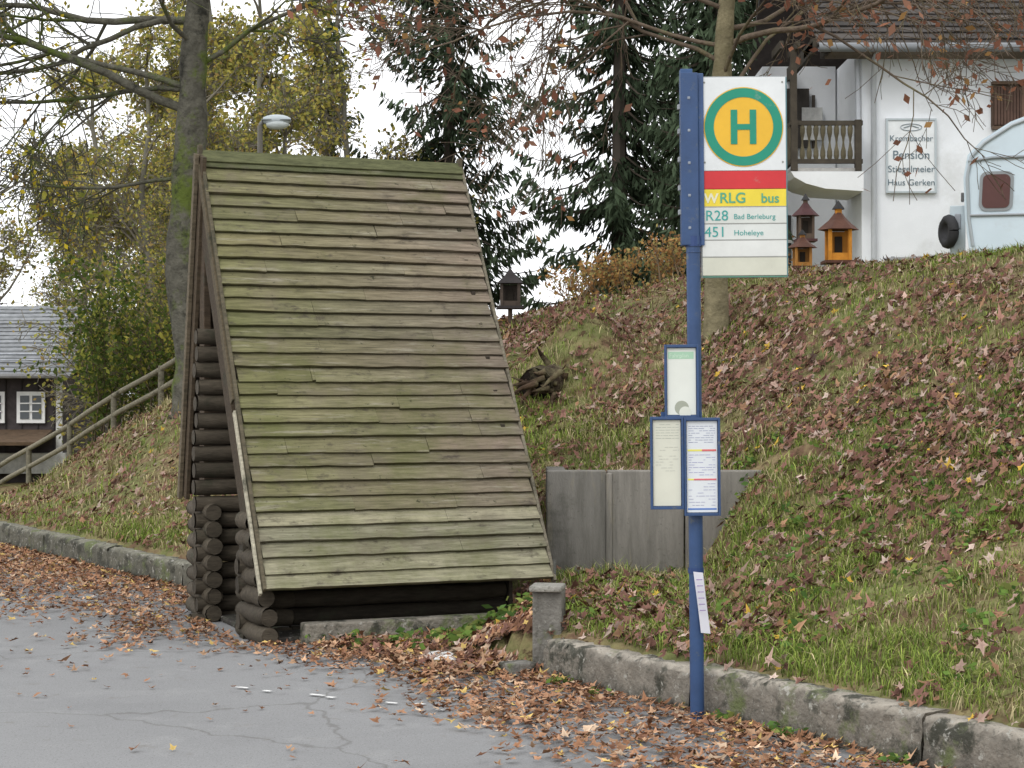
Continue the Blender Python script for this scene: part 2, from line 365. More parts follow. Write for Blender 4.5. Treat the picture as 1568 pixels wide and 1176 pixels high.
def disc(mb,cx,cz,r,y,col,r0=0,n=64):
    th=np.linspace(0,2*np.pi,n,endpoint=False); o=np.stack([cx+r*np.cos(th),np.full(n,y),cz+r*np.sin(th)],1)
    if r0==0: mb.add(o,[list(range(n))],col)
    else:
        q=np.stack([cx+r0*np.cos(th),np.full(n,y),cz+r0*np.sin(th)],1); k=np.arange(n)
        mb.add(np.concatenate([o,q]),np.stack([k,(k+1)%n,n+(k+1)%n,n+k],1),col)
green=(.01,.25,.16); yel=(.76,.44,.03)
mb=MB(); cx,cz=.252,zy(195)
disc(mb,cx,cz,.197,-.0065,yel); disc(mb,cx,cz,.192,-.0085,green,.147)
for dx in(-.047,.047): plate(mb,cx+dx-.016,cx+dx+.016,cz-.085,cz+.085,-.0085,green,.002)
plate(mb,cx-.0309,cx+.0309,cz-.014,cz+.014,-.0085,green,.0019)
for a,b in((.015,3.14),(.40,3.14),(.015,2.745),(.40,2.745)): disc(mb,X0+a,b,.005,-.0062,(.25,.25,.22),n=12)
mb.build("h_roundel",[paint],parent=bs)
def text(s,x,z,y,size,col,parent,name="lettering",align='LEFT',bold=.0):
    cu=bpy.data.curves.new(name,'FONT'); cu.body=s; cu.size=size; cu.align_x=align; cu.offset=bold
    ob=bpy.data.objects.new(name,cu); scene.collection.objects.link(ob); ob.rotation_euler=(math.pi/2,0,0); ob.location=(x,y,z)
    m=mkmat("ink_"+name,col,.5,.1,30); cu.materials.append(m); ob.parent=parent; return ob
teal=(.05,.33,.30)
text("W",X0+.010,zy(311),-.0062,.066,(.72,.70,.5),bs,bold=.002); text("RLG",X0+.085,zy(311),-.0062,.072,(.10,.36,.22),bs,bold=.001); text("bus",X0+.29,zy(311),-.0062,.066,(.10,.36,.22),bs,bold=.001)
text("R28",X0+.014,zy(338),-.0062,.072,teal,bs); text("Bad Berleburg",X0+.155,zy(336),-.0062,.036,teal,bs)
text("451",X0+.010,zy(363),-.0062,.072,teal,bs); text("Hoheleye",X0+.155,zy(361),-.0062,.038,teal,bs)
paper=mkmat("paper",None,.6,.05,5)
def case(x0,x1,z0,z1,y,pc):
    mb=MB(); w=.011
    mb.box(((x0+x1)/2,y+.008,(z0+z1)/2),(x1-x0-.004,.012,z1-z0-.004),None,(.03,.06,.14))
    for a,b,c,d in((x0,x0+w,z0,z1),(x1-w,x1,z0,z1),(x0+w,x1-w,z0,z0+w*1.3),(x0+w,x1-w,z1-w*1.3,z1)):
        mb.box(((a+b)/2,y-.004,(c+d)/2),(b-a,.026,d-c),None,blue)
    mb.build("case_frame",[bluep],parent=bs,bevel=.002)
    mb=MB(); plate(mb,x0+w+.003,x1-w-.003,z0+w+.006,z1-w-.006,y-.001,pc,.002); mb.build("paper_sheet",[paper],parent=bs)
bx=-.914
case(.761+bx,.929+bx,1.484,1.845,-.055,(.70,.72,.66)); case(.687+bx,.850+bx,1.039,1.492,-.072,(.64,.64,.54)); case(.852+bx,1.029+bx,1.006,1.486,-.072,(.68,.71,.73))
mb=MB()
def lines(x0,x1,z0,z1,n,y,col,skip=.2,th=.0022):
    for k in range(n):
        z=z1-(z1-z0)*(k+.5)/n; x=x0
        while x<x1-.004:
            L=RNG.uniform(.008,.03); 
            if RNG.random()>skip: plate(mb,x,min(x+L,x1),z-th/2,z+th/2,y,col,.001)
            x+=L+.004
lines(.715+bx,.83+bx,1.38,1.46,6,-.0745,(.4,.42,.36)); lines(.715+bx,.83+bx,1.22,1.35,9,-.0745,(.45,.45,.4),.4)
lines(.875+bx,1.005+bx,1.36,1.45,8,-.0745,(.25,.27,.4)); lines(.875+bx,1.005+bx,1.20,1.31,9,-.0745,(.3,.3,.5),.3); lines(.875+bx,1.005+bx,1.05,1.17,8,-.0745,(.3,.3,.45),.35)
plate(mb,.87+bx,1.01+bx,1.322,1.331,-.0745,(.75,.70,.15),.001); plate(mb,.94+bx,1.01+bx,1.322,1.331,-.0755,(.65,.15,.15),.001)
plate(mb,.87+bx,1.01+bx,1.180,1.188,-.0745,(.75,.70,.15),.001); plate(mb,.90+bx,1.01+bx,1.180,1.188,-.0755,(.65,.15,.18),.001)
plate(mb,.87+bx,1.01+bx,1.035,1.043,-.0745,(.1,.2,.5),.001)
plate(mb,.78+bx,.905+bx,1.775,1.81,-.0575,(.38,.58,.42),.001); disc(mb,.845+bx,1.535,.035,-.0575,(.35,.37,.30),n=20); disc(mb,.862+bx,1.512,.03,-.0585,(.66,.68,.6),n=20)
mb.box((-.07,-.04,1.5),(.2,.03,.03),None,blue); mb.box((0,-.04,1.15),(.2,.04,.03),None,blue)
mb.build("printed_notice",[paper],parent=bs)
text("Fahrplan",.785+bx,1.782,-.059,.028,(.6,.75,.6),bs)
mb=MB(); n=9; z=np.linspace(.73,.43,n); off=.012*np.sin(np.linspace(0,3,n)); xs=np.linspace(.0,.035,n)
L=np.stack([-.018+xs,-.045-off,z],1); Rr=np.stack([.03+xs,-.04+off,z-.006],1); k=np.arange(n-1)
mb.add(np.concatenate([L,Rr]),np.stack([k,k+1,n+k+1,n+k],1),(.66,.66,.72)); 
for q in range(6): plate(mb,-.005+q*.003,.025+q*.003,.69-q*.03,.694-q*.03,-.062,(.3,.2,.45),.0006)
mb.build("leaflet",[paper],True,parent=bs)
bs.rotation_euler=(0,math.radians(-.45),0)

# ------------------------------------------------------------------ vegetation tools
bark=mkmat("bark",None,.95,.4,7,.9,22,dirt=[((.10,.13,.03),1.5,(.50,.60)),((.03,.03,.025),5,(.55,.68))],spec=.1,bdist=.03)
barkp=mkmat("bark_plain",None,.95,.35,9,.8,30,dirt=((.16,.14,.08),3,(.5,.65)),spec=.1,bdist=.02)
leafm=simplemat("leaf",.35)
twig=simplemat("twig")
grassm=simplemat("grass_blade")
needle=simplemat("needle")
def unit(a): return a/(np.linalg.norm(a,axis=-1,keepdims=True)+1e-9)
def diamonds(mb,P,size,asp,rg,cols,mat=0,ax=None):
    n=len(P); a=unit(rg.standard_normal((n,3))) if ax is None else unit(ax)
    b=unit(np.cross(a,rg.standard_normal((n,3)))); sz=np.asarray(size)*np.ones(n)
    a=a*sz[:,None]; b=b*(sz*asp)[:,None]
    v=np.stack([P-a,P+b,P+a,P-b],1).reshape(-1,3); k=np.arange(n)*4
    mb.add(v,np.stack([k,k+1,k+2,k+3],1),np.repeat(cols,4,0),mat)
def palette(rg,n,cs,w,var=.2):
    cs=np.array(cs); i=rg.choice(len(cs),n,p=np.array(w)/sum(w)); return np.clip(cs[i]*(1+rg.normal(0,var,(n,1))),.004,1)
def branch(mb,rg,p,d,L,r,lvl,P,tips,col):
    n=max(4,int(L/P['seg'])); pts=[p]; dd=d/np.linalg.norm(d)
    for k in range(n-1):
        dd=dd+rg.normal(0,P['wan'],3)+np.array([0,0,P['up'][lvl]]); dd/=np.linalg.norm(dd); pts.append(pts[-1]+dd*L/(n-1))
    pts=np.array(pts); rad=np.linspace(r,max(r*.3,P['rmin']),n)
    mb.tube(pts,rad,P['sides'][lvl],col*rg.uniform(.8,1.2))
    if lvl>=P['leaf']: tips.append(pts[1:])
    if lvl<P['max']:
        for k in range(P['kids'][lvl]):
            f=rg.uniform(P.get('f0',.25),1.); i=min(int(f*(n-1)),n-2); q=pts[i]+(pts[i+1]-pts[i])*(f*(n-1)-i)
            base=unit(pts[i+1]-pts[i]); s=unit(np.cross(base,rg.standard_normal(3)))
            an=math.radians(rg.uniform(*P['ang'])); nd=base*math.cos(an)+s*math.sin(an)
            branch(mb,rg,q,nd,L*rg.uniform(*P['lr'])*(1.15-.5*f),max(rad[i]*.55,P['rmin']),lvl+1,P,tips,col)
def leaves_from(mb,rg,tips,n,spread,size,cs,w,mat=1,asp=.6):
    T=np.concatenate(tips); idx=rg.integers(0,len(T),n); Pn=T[idx]+rg.normal(0,spread,(n,3))
    diamonds(mb,Pn,rg.uniform(size*.6,size*1.3,n),asp,rg,palette(rg,n,cs,w),mat)

# big mossy tree on the left
rg=np.random.default_rng(21); mb=MB(); tips=[]
tp=np.array([(-3.72,21.,1.0),(-3.66,21.,1.9),(-3.80,21,2.8),(-3.78,21,3.6),(-3.68,21,4.6),(-3.66,21,5.6),(-3.55,21.1,6.8),(-3.45,21.2,8.5),(-3.4,21,10.5)])
tt=np.linspace(0,8,33); tpi=np.stack([np.interp(tt,range(9),tp[:,k]) for k in range(3)],1); tpi[1:-1]=(tpi[:-2]+tpi[1:-1]*2+tpi[2:])/4
tr=np.interp(tt,[0,1,4,8],[.28,.19,.165,.08])*(1+.06*rg.normal(size=33))
mb.tube(tpi,tr,14,(.105,.10,.08))
Pb=dict(seg=.32,wan=.15,up=[.02,.0,-.03,-.06,-.05],rmin=.006,sides=[8,5,4,3,3],leaf=2,max=3,kids=[9,7,5,0],ang=(25,65),lr=(.4,.65))
for z,az,L,r,el in((4.75,185,4.6,.055,.30),(5.1,200,3.2,.04,.5),(5.3,10,2.4,.035,.7),(5.9,170,4.2,.05,.45),(6.2,330,3.0,.04,.4),(6.6,195,4.6,.05,.25),(7.0,30,3.2,.04,.35),(7.4,150,4.,.05,.5),(7.9,215,4,.05,.3),(8.3,350,3.4,.04,.2),(4.2,165,2.2,.025,.1),(6.9,100,3,.04,.4),(8.8,180,4,.04,.1),(5.6,250,2.5,.03,.3),(5.0,175,3.5,.035,.0),(6.0,190,4.4,.04,.1),(6.4,20,2.5,.03,.0)):
    i=np.argmin(abs(tpi[:,2]-z)); a=math.radians(az)
    branch(mb,rg,tpi[i],np.array([math.cos(a),math.sin(a)*.8,el]),L,r,0,Pb,tips,np.array([.12,.115,.09]))
leaves_from(mb,rg,tips,4600,.12,.042,[(.55,.43,.04),(.38,.36,.07),(.22,.24,.05),(.32,.2,.05)],[5,4,2,2])
mb.build("deciduous_tree",[bark,leafm],True)

# right tree with remnant brown leaves
rg=np.random.default_rng(33); mb=MB(); tips=[]
tp=np.array([(1.9,17,1.9),(1.9,17,3.0),(1.93,17,4.2),(1.98,17,5.0),(2.05,17,5.9),(2.2,17,7.5)])
tt=np.linspace(0,5,26); tpi=np.stack([np.interp(tt,range(6),tp[:,k]) for k in range(3)],1)
mb.tube(tpi,np.interp(tt,[0,.3,2,5],[.17,.115,.10,.05])*(1+.05*rg.normal(size=26)),14,(.19,.165,.10))
Pr=dict(seg=.22,wan=.13,up=[-.01,-.03,-.04,-.05],rmin=.0035,sides=[7,5,4,3],leaf=1,max=3,kids=[8,6,4,0],ang=(20,60),lr=(.4,.65))
for z,az,L,r,el in((4.3,5,2.2,.022,.5),(4.7,175,2.4,.024,.4),(4.9,350,3.4,.032,.22),(5.2,185,2.6,.024,.2),(5.3,20,2.8,.025,.3),(5.5,330,3.4,.03,.1),(5.7,200,2.5,.025,.1),(5.9,0,3.6,.03,.05),(6.2,150,3,.025,.0),(4.5,290,1.6,.02,.5),(5.4,270,2.0,.022,.2),(6.3,310,3,.025,.0),(5.0,10,3.6,.026,.12),(5.6,350,4.2,.03,.0),(4.8,160,3.0,.022,.25),(5.9,175,3.4,.025,-.05)):
    i=np.argmin(abs(tpi[:,2]-z)); a=math.radians(az)
    branch(mb,rg,tpi[i],np.array([math.cos(a),math.sin(a)*.7,el]),L,r,0,Pr,tips,np.array([.13,.10,.075]))
leaves_from(mb,rg,tips,1900,.09,.05,[(.26,.12,.075),(.20,.09,.06),(.38,.22,.09),(.30,.16,.11)],[4,3,1,2],asp=.55)
mb.build("deciduous_tree",[barkp,leafm],True)

# background airy trees
bgm=[]
for sd in(41,42):
    rg=np.random.default_rng(sd); mb=MB(); tips=[]
    tz=np.linspace(0,10,16); tpi=np.stack([np.cumsum(rg.normal(0,.07,16)),np.cumsum(rg.normal(0,.07,16)),tz],1)
    mb.tube(tpi,np.linspace(.13,.03,16),8,(.17,.16,.13))
    Pg=dict(seg=.35,wan=.13,up=[.05,.0,-.04,-.07],rmin=.0075,sides=[5,4,3,3],leaf=1,max=3,kids=[7,6,3,0],ang=(20,55),lr=(.45,.7))
    for k in range(28):
        i=rg.integers(1,15); a=rg.uniform(0,6.28); L=(1-tz[i]/12)*2.8+.4
        branch(mb,rg,tpi[i],np.array([math.cos(a),math.sin(a),rg.uniform(.4,1.5)]),L*rg.uniform(.6,1.1),.035,0,Pg,tips,np.array([.20,.18,.14]))
    leaves_from(mb,rg,tips,8500,.13,.055,[(.42,.36,.09),(.30,.29,.08),(.16,.18,.06),(.36,.25,.09)],[5,4,2.5,1.5])
    o=mb.build("birch_tree",[twig,leafm],True); bgm.append(o)
places=[(-6.4,33,.85,0),(-5.0,30,.72,1),(-4.0,33,.8,2),(-3.5,37,1.0,3),(-6.6,38,1.05,4),(-5.8,43,1.2,.5),(-12.5,56,1.3,1.5),(-17.0,58,1.4,3.),(-8.8,52,1.2,.7),(-4.8,27,.45,4.4),(-14.5,62,1.1,2.2),(-7.6,44,1.2,5.1)]
for k,(x,y,s,a) in enumerate(places):
    if k<2: o=bgm[k]
    else:
        o=bpy.data.objects.new("birch_tree",bgm[k%2].data); scene.collection.objects.link(o)
    o.location=(x,y,float(height(x,y))-.1); o.scale=(s,s,s); o.rotation_euler=(0,0,a)

# spruces
def spruce(x,y,H,R,seed,dark=1.,lean=0.):
    rg=np.random.default_rng(seed); mb=MB(); z0=float(height(x,y))-.1
    tz=np.linspace(0,H,14); mb.tube(np.stack([x+lean*tz,np.full(14,y),z0+tz],1),np.linspace(.17,.02,14),8,(.07,.06,.05))
    PP=[];AX=[];CC=[]; z=.06*H
    while z<H*.99:
        nb=rg.integers(6,9); L0=R*(1-z/H)**.75+.15
        for k in range(nb):
            L=L0*rg.uniform(.5,1.12); a=rg.uniform(0,6.28); d=np.array([math.cos(a),math.sin(a),0]); sd=np.array([-d[1],d[0],0])
            n=max(4,int(L/.085)); f=np.linspace(.12,1,n); dz0=rg.uniform(-.12,.12)
            droop=-.34*L*np.sin(f*2.1)*rg.uniform(.6,1.2)+.14*L*f**3+dz0
            p=np.array([x+lean*z,y,z0+z])+d*(f*L)[:,None]+np.stack([0*f,0*f,droop],1)
            if L>.6: mb.tube(p[::max(1,n//5)],np.linspace(.025,.006,len(p[::max(1,n//5)])),3,(.06,.05,.04))
            for q in range(5):
                w=.30*(1-f*.5)*min(1,L/1.2)
                off=rg.uniform(-1,1,n)*w; hang=rg.uniform(0,.32,n)*min(1,L)*np.sin(f*3.0)
                pp=p+sd*off[:,None]-np.stack([0*f,0*f,hang],1)
                ax=d*rg.uniform(.1,.8,(n,1))+sd*(np.sign(off)*rg.uniform(.1,.7,n))[:,None]+np.array([0,0,-1.])*rg.uniform(.2,1.4,(n,1))
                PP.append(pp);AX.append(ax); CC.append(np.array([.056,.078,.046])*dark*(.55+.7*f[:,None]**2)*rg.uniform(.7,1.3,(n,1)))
        z+=rg.uniform(.26,.5)
    PP=np.concatenate(PP);AX=np.concatenate(AX);CC=np.concatenate(CC)
    diamonds(mb,PP,rg.uniform(.08,.15,len(PP)),.25,rg,CC,1,AX)
    return mb.build("spruce_tree",[twig,needle],False)
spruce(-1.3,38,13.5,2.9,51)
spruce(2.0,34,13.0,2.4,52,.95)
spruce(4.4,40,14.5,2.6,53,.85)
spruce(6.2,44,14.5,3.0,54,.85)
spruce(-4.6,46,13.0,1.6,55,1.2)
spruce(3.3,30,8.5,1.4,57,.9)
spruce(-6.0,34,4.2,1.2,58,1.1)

# shrubs
def shrub(name,x,y,rx,ry,h,n,size,cs,w,seed,stem=(.13,.1,.07)):
    rg=np.random.default_rng(seed); mb=MB(); z0=float(height(x,y)); tips=[]
    Pp=dict(seg=.15,wan=.14,up=[.03,0,-.02],rmin=.004,sides=[4,3,3],leaf=0,max=1,kids=[6,0],ang=(20,50),lr=(.4,.7))
    for k in range(int(14*rx)+10):
        bx=x+rg.uniform(-rx,rx)*.8; by=y+rg.uniform(-ry,ry)*.8
        branch(mb,rg,np.array([bx,by,float(height(bx,by))-.05]),np.array([rg.normal(0,.35),rg.normal(0,.35),1]),h*rg.uniform(.6,1.1),.014,0,Pp,tips,np.array(stem))
    leaves_from(mb,rg,tips,n,.07,size,cs,w); return mb.build(name,[twig,leafm],True)
shrub("orange_shrub",1.55,24,1.1,.5,.65,2200,.03,[(.42,.25,.09),(.34,.18,.08),(.36,.30,.12)],[3,3,3],61,(.2,.15,.1))
shrub("orange_shrub",2.9,24.5,.8,.5,.7,1500,.03,[(.36,.2,.09),(.28,.15,.08),(.26,.24,.09)],[4,3,2],62,(.2,.15,.1))
shrub("green_shrub",-5.5,26.5,.7,.5,2.3,6000,.04,[(.08,.12,.03),(.28,.29,.06),(.11,.14,.04)],[4,2,3],63)
shrub("green_shrub",-4.4,25.5,.8,.5,2.0,4500,.04,[(.09,.13,.03),(.36,.33,.07),(.12,.15,.04)],[4,3,3],64)
shrub("dry_shrub",-3.0,24,.6,.4,1.4,2000,.035,[(.36,.32,.08),(.13,.16,.04)],[3,3],65)

# ------------------------------------------------------------------ grass blades
rg=np.random.default_rng(71)
def fan(n,y0,y1,a0=-.34,a1=.34,pw=1.):
    y=np.sqrt(rg.uniform(y0**2,y1**2,n)); x=rg.uniform(a0,a1,n)*y; return x,y
def grass(n,y0,y1,hh,wd):
    x,y=fan(n,y0,y1,-.3,.31); s,t=ST(x,y); r,g=RG(x,y)
    ok=(s>.16)&~((r>-.35)&(r<2.15)&(g>-.2)&(g<2.4))
    ok&=~((y>13.15)&(y<13.4)&(x>.2)&(x<1.95))
    ok&=~((x<.25)&(y<13.2)&(x>-2.)&(t>-5))
    p=vnoise(x,y,1.6)*.6+vnoise(x,y,5)*.4
    zone=np.interp(s,[.2,1.2,1.8,3.2,4.2,6,8],[.65,.7,1.,1.,.6,.6,.85])
    zone=np.where(x<-2.5,.8,zone)
    ok&=(rg.random(n)<np.clip((p+.12)*zone*1.2,0,1))
    x=x[ok];y=y[ok];s=s[ok];p=p[ok];n=len(x); z=height(x,y)
    tuft=np.clip((vnoise(x+9,y,3.4)-.5)*3,0,1)*np.interp(s,[0,.6,1.4,3.6,5],[.5,.3,1,1,.5])
    h=hh*rg.uniform(.4,1.4,n)*(.55+.5*vnoise(x+9,y,1.2)+.8*tuft)
    h*=np.where((s<.5),1.2,1)
    a=rg.uniform(0,6.28,n); lean=rg.uniform(.15,1.2,n)*h; d=np.stack([np.cos(a),np.sin(a),0*a],1); w=np.stack([-np.sin(a),np.cos(a),0*a],1)*(wd*rg.uniform(.6,1.3,n))[:,None]
    B=np.stack([x,y,z-.005],1); Mi=B+d*(lean*.35)[:,None]+np.array([0,0,1])*(h*.6)[:,None]; Tp=B+d*lean[:,None]+np.array([0,0,1])*(h*rg.uniform(.6,1,n))[:,None]
    v=np.stack([B-w,B+w,Mi+w*.8,Mi-w*.8,Tp],1).reshape(-1,3); k=np.arange(n)*5
    gm=vnoise(x+50,y+9,.9)*.6+vnoise(x+5,y+9,2.7)*.4
    c1=palette(rg,n,[(.20,.27,.055),(.28,.33,.08),(.14,.20,.045)],[4,3,3]); c2=palette(rg,n,[(.50,.43,.24),(.38,.32,.18),(.31,.29,.13)],[3,3,3])
    straw=rg.random(n)<np.clip(.28+1.7*(gm-.45)+np.where(x<-2.5,.25,0)+np.where((s<.6),-.2,0)+np.interp(s,[3.2,4.5],[0,.25]),.08,.9)
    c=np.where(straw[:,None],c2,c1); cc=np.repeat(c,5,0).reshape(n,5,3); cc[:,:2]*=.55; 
    base=mb.n
    mb.add(v,np.stack([k,k+1,k+2,k+3],1),cc.reshape(-1,3)); mb.f.append((np.stack([k+3,k+2,k+4],1)+base,0))
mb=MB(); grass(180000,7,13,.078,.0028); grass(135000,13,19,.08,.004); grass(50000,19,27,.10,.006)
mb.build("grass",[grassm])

# broad-leaved weeds
mb=MB()
def weeds(n,cx,cy,rx,ry,size):
    for k in range(n):
        x=cx+rg.normal()*rx; y=cy+rg.normal()*ry; s,t=ST(x,y)
        if -.05<s<.22 and t>0: continue
        z=max(float(height(x,y)),.0); m=rg.integers(5,11)
        P=np.array([x,y,z])+np.stack([rg.normal(0,size*.9,m),rg.normal(0,size*.9,m),rg.uniform(.02,size*2,m)],1)
        ax=np.stack([rg.normal(0,1,m),rg.normal(0,1,m),rg.uniform(.0,.7,m)],1)
        diamonds(mb,P,rg.uniform(size*.5,size,m),.55,rg,palette(rg,m,[(.15,.24,.055),(.10,.18,.05),(.24,.28,.08)],[3,3,2]),0,ax)
weeds(40,-.5,11.72,.3,.18,.045); weeds(16,.0,11.6,.1,.3,.045)
for t in rg.uniform(.2,7,16):
    x,y=XY(-.08,t); weeds(4,x,y,.05,.05,.03)
for k in range(110):
    x,y=XY(rg.uniform(.3,4),rg.uniform(-2,5)); weeds(3,x,y,.1,.1,.035)
mb.build("weeds",[leafm])

# ------------------------------------------------------------------ fallen leaves
ang=np.radians([-90,-50,-25,10,40,90,140,170,205,230]); rad=np.array([.2,.7,.42,.95,.5,1.12,.5,.95,.42,.7])
tmpl=np.stack([rad*np.cos(ang),rad*np.sin(ang)],1)
lm=simplemat("dead_leaf")
def leaves(x,y,z,size,cols,tilt):
    n=len(x); a=rg.uniform(0,6.28,n); c,s=np.cos(a),np.sin(a); sx=rg.uniform(.55,1,n)
    k=len(tmpl); wob=rg.uniform(.75,1.15,(n,k))
    lx=tmpl[None,:,0]*wob*sx[:,None]; ly=tmpl[None,:,1]*wob
    curl=rg.uniform(-.25,.8,n); fold=rg.uniform(-.2,.9,n)
    lz=curl[:,None]*ly**2*.5+fold[:,None]*lx**2*.8+rg.normal(0,.1,(n,k))
    lx=np.concatenate([lx,np.zeros((n,1))],1); ly=np.concatenate([ly,np.zeros((n,1))],1); lz=np.concatenate([lz,np.zeros((n,1))],1)
    lx,ly,lz=[q*size[:,None] for q in(lx,ly,lz)]
    X=c[:,None]*lx-s[:,None]*ly; Y=s[:,None]*lx+c[:,None]*ly
    tx=rg.normal(0,tilt,n); ty=rg.normal(0,tilt,n)
    e=.12; gxx=(height(x+e,y)-height(x-e,y))/(2*e); gyy=(height(x,y+e)-height(x,y-e))/(2*e)
    gxx=np.clip(gxx,-.6,.6); gyy=np.clip(gyy,-.6,.6)
    Zz=lz+X*(tx+gxx)[:,None]+Y*(ty+gyy)[:,None]
    Zz-=np.minimum(0,(Zz).min(1))[:,None]*np.where(np.hypot(gxx,gyy)<.1,1,.6)[:,None]
    v=np.stack([x[:,None]+X,y[:,None]+Y,z[:,None]+Zz],-1).reshape(-1,3)
    b=np.arange(n)[:,None]*(k+1); j=np.arange(k)[None]
    f=np.stack([b+j,b+(j+1)%k,b+k+0*j],-1).reshape(-1,3)
    cc=np.repeat(cols,k+1,0).reshape(n,k+1,3)*rg.uniform(.85,1.15,(n,k+1,1)); cc[:,k]*=.72
    mb.add(v,f,cc.reshape(-1,3))
bankc=[(.22,.118,.092),(.15,.078,.060),(.34,.235,.19),(.26,.15,.09),(.40,.31,.26),(.5,.33,.06)]; bankw=[5,4.5,2.5,2.5,1.,.25]
roadc=[(.36,.20,.12),(.27,.14,.08),(.46,.29,.18),(.19,.10,.065),(.56,.40,.14),(.50,.37,.26)]; roadw=[5,4,3,3,1,1]
mb=MB()
x,y=fan(110000,7,24,-.3,.31); s,t=ST(x,y); r,g=RG(x,y)
p=vnoise(x+3,y+7,1.0)*.4+vnoise(x,y+70,2.4)*.35+vnoise(x+11,y+20,6)*.25
den=np.interp(s,[.15,.7,1.3,2.6,3.2,4.8,5.8,8],[.85,.65,.30,.28,.85,.85,.35,.12])
den=np.where(x<-2.4,.32,den)
den*=sstep((p-.25)/.36)*1.5
den*=np.interp(y,[8,14,24],[1,.85,.5])
ok=(s>.14)&(rg.random(len(x))<den)&~((r>-.3)&(r<2.)&(g>.1)&(g<2.3))&~((y>13.15)&(y<13.4)&(x>.2)&(x<1.95))&~((x<.25)&(y<13.2)&(x>-2.2))
x,y=x[ok],y[ok]; n=len(x); leaves(x,y,height(x,y)+rg.uniform(.01,.06,n),rg.uniform(.026,.05,n),palette(rg,n,bankc,bankw,.25),.4)
N0=64000; s=-rg.uniform(.02,1,N0)**1.3*3.2; t=rg.uniform(-22,9,N0); x,y=XY(s,t); r,g=RG(x,y)
edge=-.80+.5*(vnoise(x,y,1.3)-.5)*2
edge=np.where(x<-2.3,edge-.45,edge)
den=np.where(s>edge,1.,np.exp((s-edge)*5.0))
den=np.where((t<-3.4)&(t>-5.5)&(s<-.5),den*.6,den)
den*=np.clip(.35+1.2*vnoise(x,y+30,3.5),0,1)
den*=np.clip(np.hypot((x+.40)/.24,(y-11.08)/.34)-.3,.08,1)
ok=(s<-.03)&(rg.random(len(x))<den)&~((r>-.1)&(r<2.)&(g>-.02)&(g<2.3))&(y>6.5)
x,y=x[ok],y[ok]; n=len(x); leaves(x,y,np.full(n,.008)+rg.uniform(0,.025,n),rg.uniform(.024,.044,n),palette(rg,n,roadc,roadw,.25),.22)
n=5200; x=rg.uniform(-1.6,.28,n); y=rg.uniform(10.4,13.3,n); s,t=ST(x,y); r,g=RG(x,y)
mk=np.hypot((x+.40)/.24,(y-11.08)/.34)
ok=(s>-.5)&((g<-.06)|(r>1.97))&(rg.random(n)<np.clip(mk-.3,.08,1)); x,y=x[ok],y[ok]; n=len(x); leaves(x,y,np.maximum(height(x,y),.006)+rg.uniform(0,.04,n),rg.uniform(.026,.046,n),palette(rg,n,bankc+roadc,bankw+roadw,.25),.3)
n=1500; x=rg.uniform(-.32,.22,n); y=rg.uniform(10.68,12.9,n); r,g=RG(x,y); ok=(g<-.04)|(r>1.99); x,y=x[ok],y[ok]; n=len(x); leaves(x,y,np.maximum(height(x,y),.006)+rg.uniform(.01,.04,n),rg.uniform(.03,.05,n),palette(rg,n,bankc+roadc,bankw+roadw,.25),.3)
n=90; t=rg.uniform(.1,9,n); x,y=XY(rg.uniform(.05,.2,n),t); leaves(x,y,np.full(n,.235),rg.uniform(.025,.04,n),palette(rg,n,bankc,bankw),.2)
n=240; x,y=fan(n,7,14,-.3,.1); s,t=ST(x,y); ok=s<-.6; x,y=x[ok],y[ok]; n=len(x); leaves(x,y,np.full(n,.008),rg.uniform(.018,.034,n),palette(rg,n,roadc,roadw),.2)
mb.build("fallen_leaves",[lm])

# stump
mb=MB(); rg=np.random.default_rng(81)
a=np.array([.22,17.05,1.66]); b=np.array([.55,17.6,1.68])
p=np.linspace(0,1,7)[:,None]*(b-a)+a; mb.tube(p,np.array([.18,.20,.21,.21,.2,.2,.18])*(1+.1*rg.normal(size=7)),12,(.045,.032,.023),cap=True)
dd=unit(a-b); q1=unit(np.cross(dd,[0,0,1.])); q2=np.cross(q1,dd); th=np.linspace(0,2*np.pi,16,endpoint=False)
ring=a+dd*.012+(.15*(1+.2*rg.normal(size=16)))[:,None]*(q1*np.cos(th)[:,None]+q2*np.sin(th)[:,None]); mb.add(ring,[list(range(16))],(.012,.009,.007))  # near-black disc paints the shaded hollow on the stump end
for k in range(34):
    q=a+rg.normal(0,.12,3)+np.array([.1,.05,.02]); d=np.array([-.5+rg.normal(0,.4),-.3+rg.normal(0,.3),rg.normal(-.2,.45)]); 
    mb.tube([q,q+d*.12,q+d*.20+rg.normal(0,.03,3)],[.035,.02,.005],5,np.array([.065,.043,.028])*rg.uniform(.6,1.4))
mb.build("tree_stump",[barkp],True)

# ------------------------------------------------------------------ pension house
hs=empty("pension_house",(0,0,0))
wallm=mkmat("white_render",None,.9,.05,1.5,.25,60,dirt=((.6,.61,.6),.8,(.55,.8)),bdist=.01)
woodm=mkmat("brown_wood",None,.8,.3,6,.3,20)
rooft=mkmat("roof_tile",None,.8,.3,5,.3,30)
W=(.80,.82,.84)
mb=MB()
mb.box((10.2,33.5,5.0),(9.3,9.,4.3),None,W)
mb.box((4.9,34.6,5.1),(1.25,6.8,4.2),None,(.72,.74,.76))
mb.build("walls",[wallm],parent=hs)
mb=MB(); eA=np.array([4.75,28.35,7.0]); upr=np.array([0,5.1,3.6]); nr=unit(np.array([0,-3.6,5.1]))
lap(mb,eA,np.array([1.,0,0]),10.8,upr,nr,26,.035,flatcol((.052,.045,.040),.6,1.4),5,(24,32),.006)
mb.box((10.15,28.35+2.6,7+1.75),(10.7,6.3,.05),np.array(Matrix.Rotation(math.atan2(3.6,5.1),3,'X')),(.05,.04,.035))
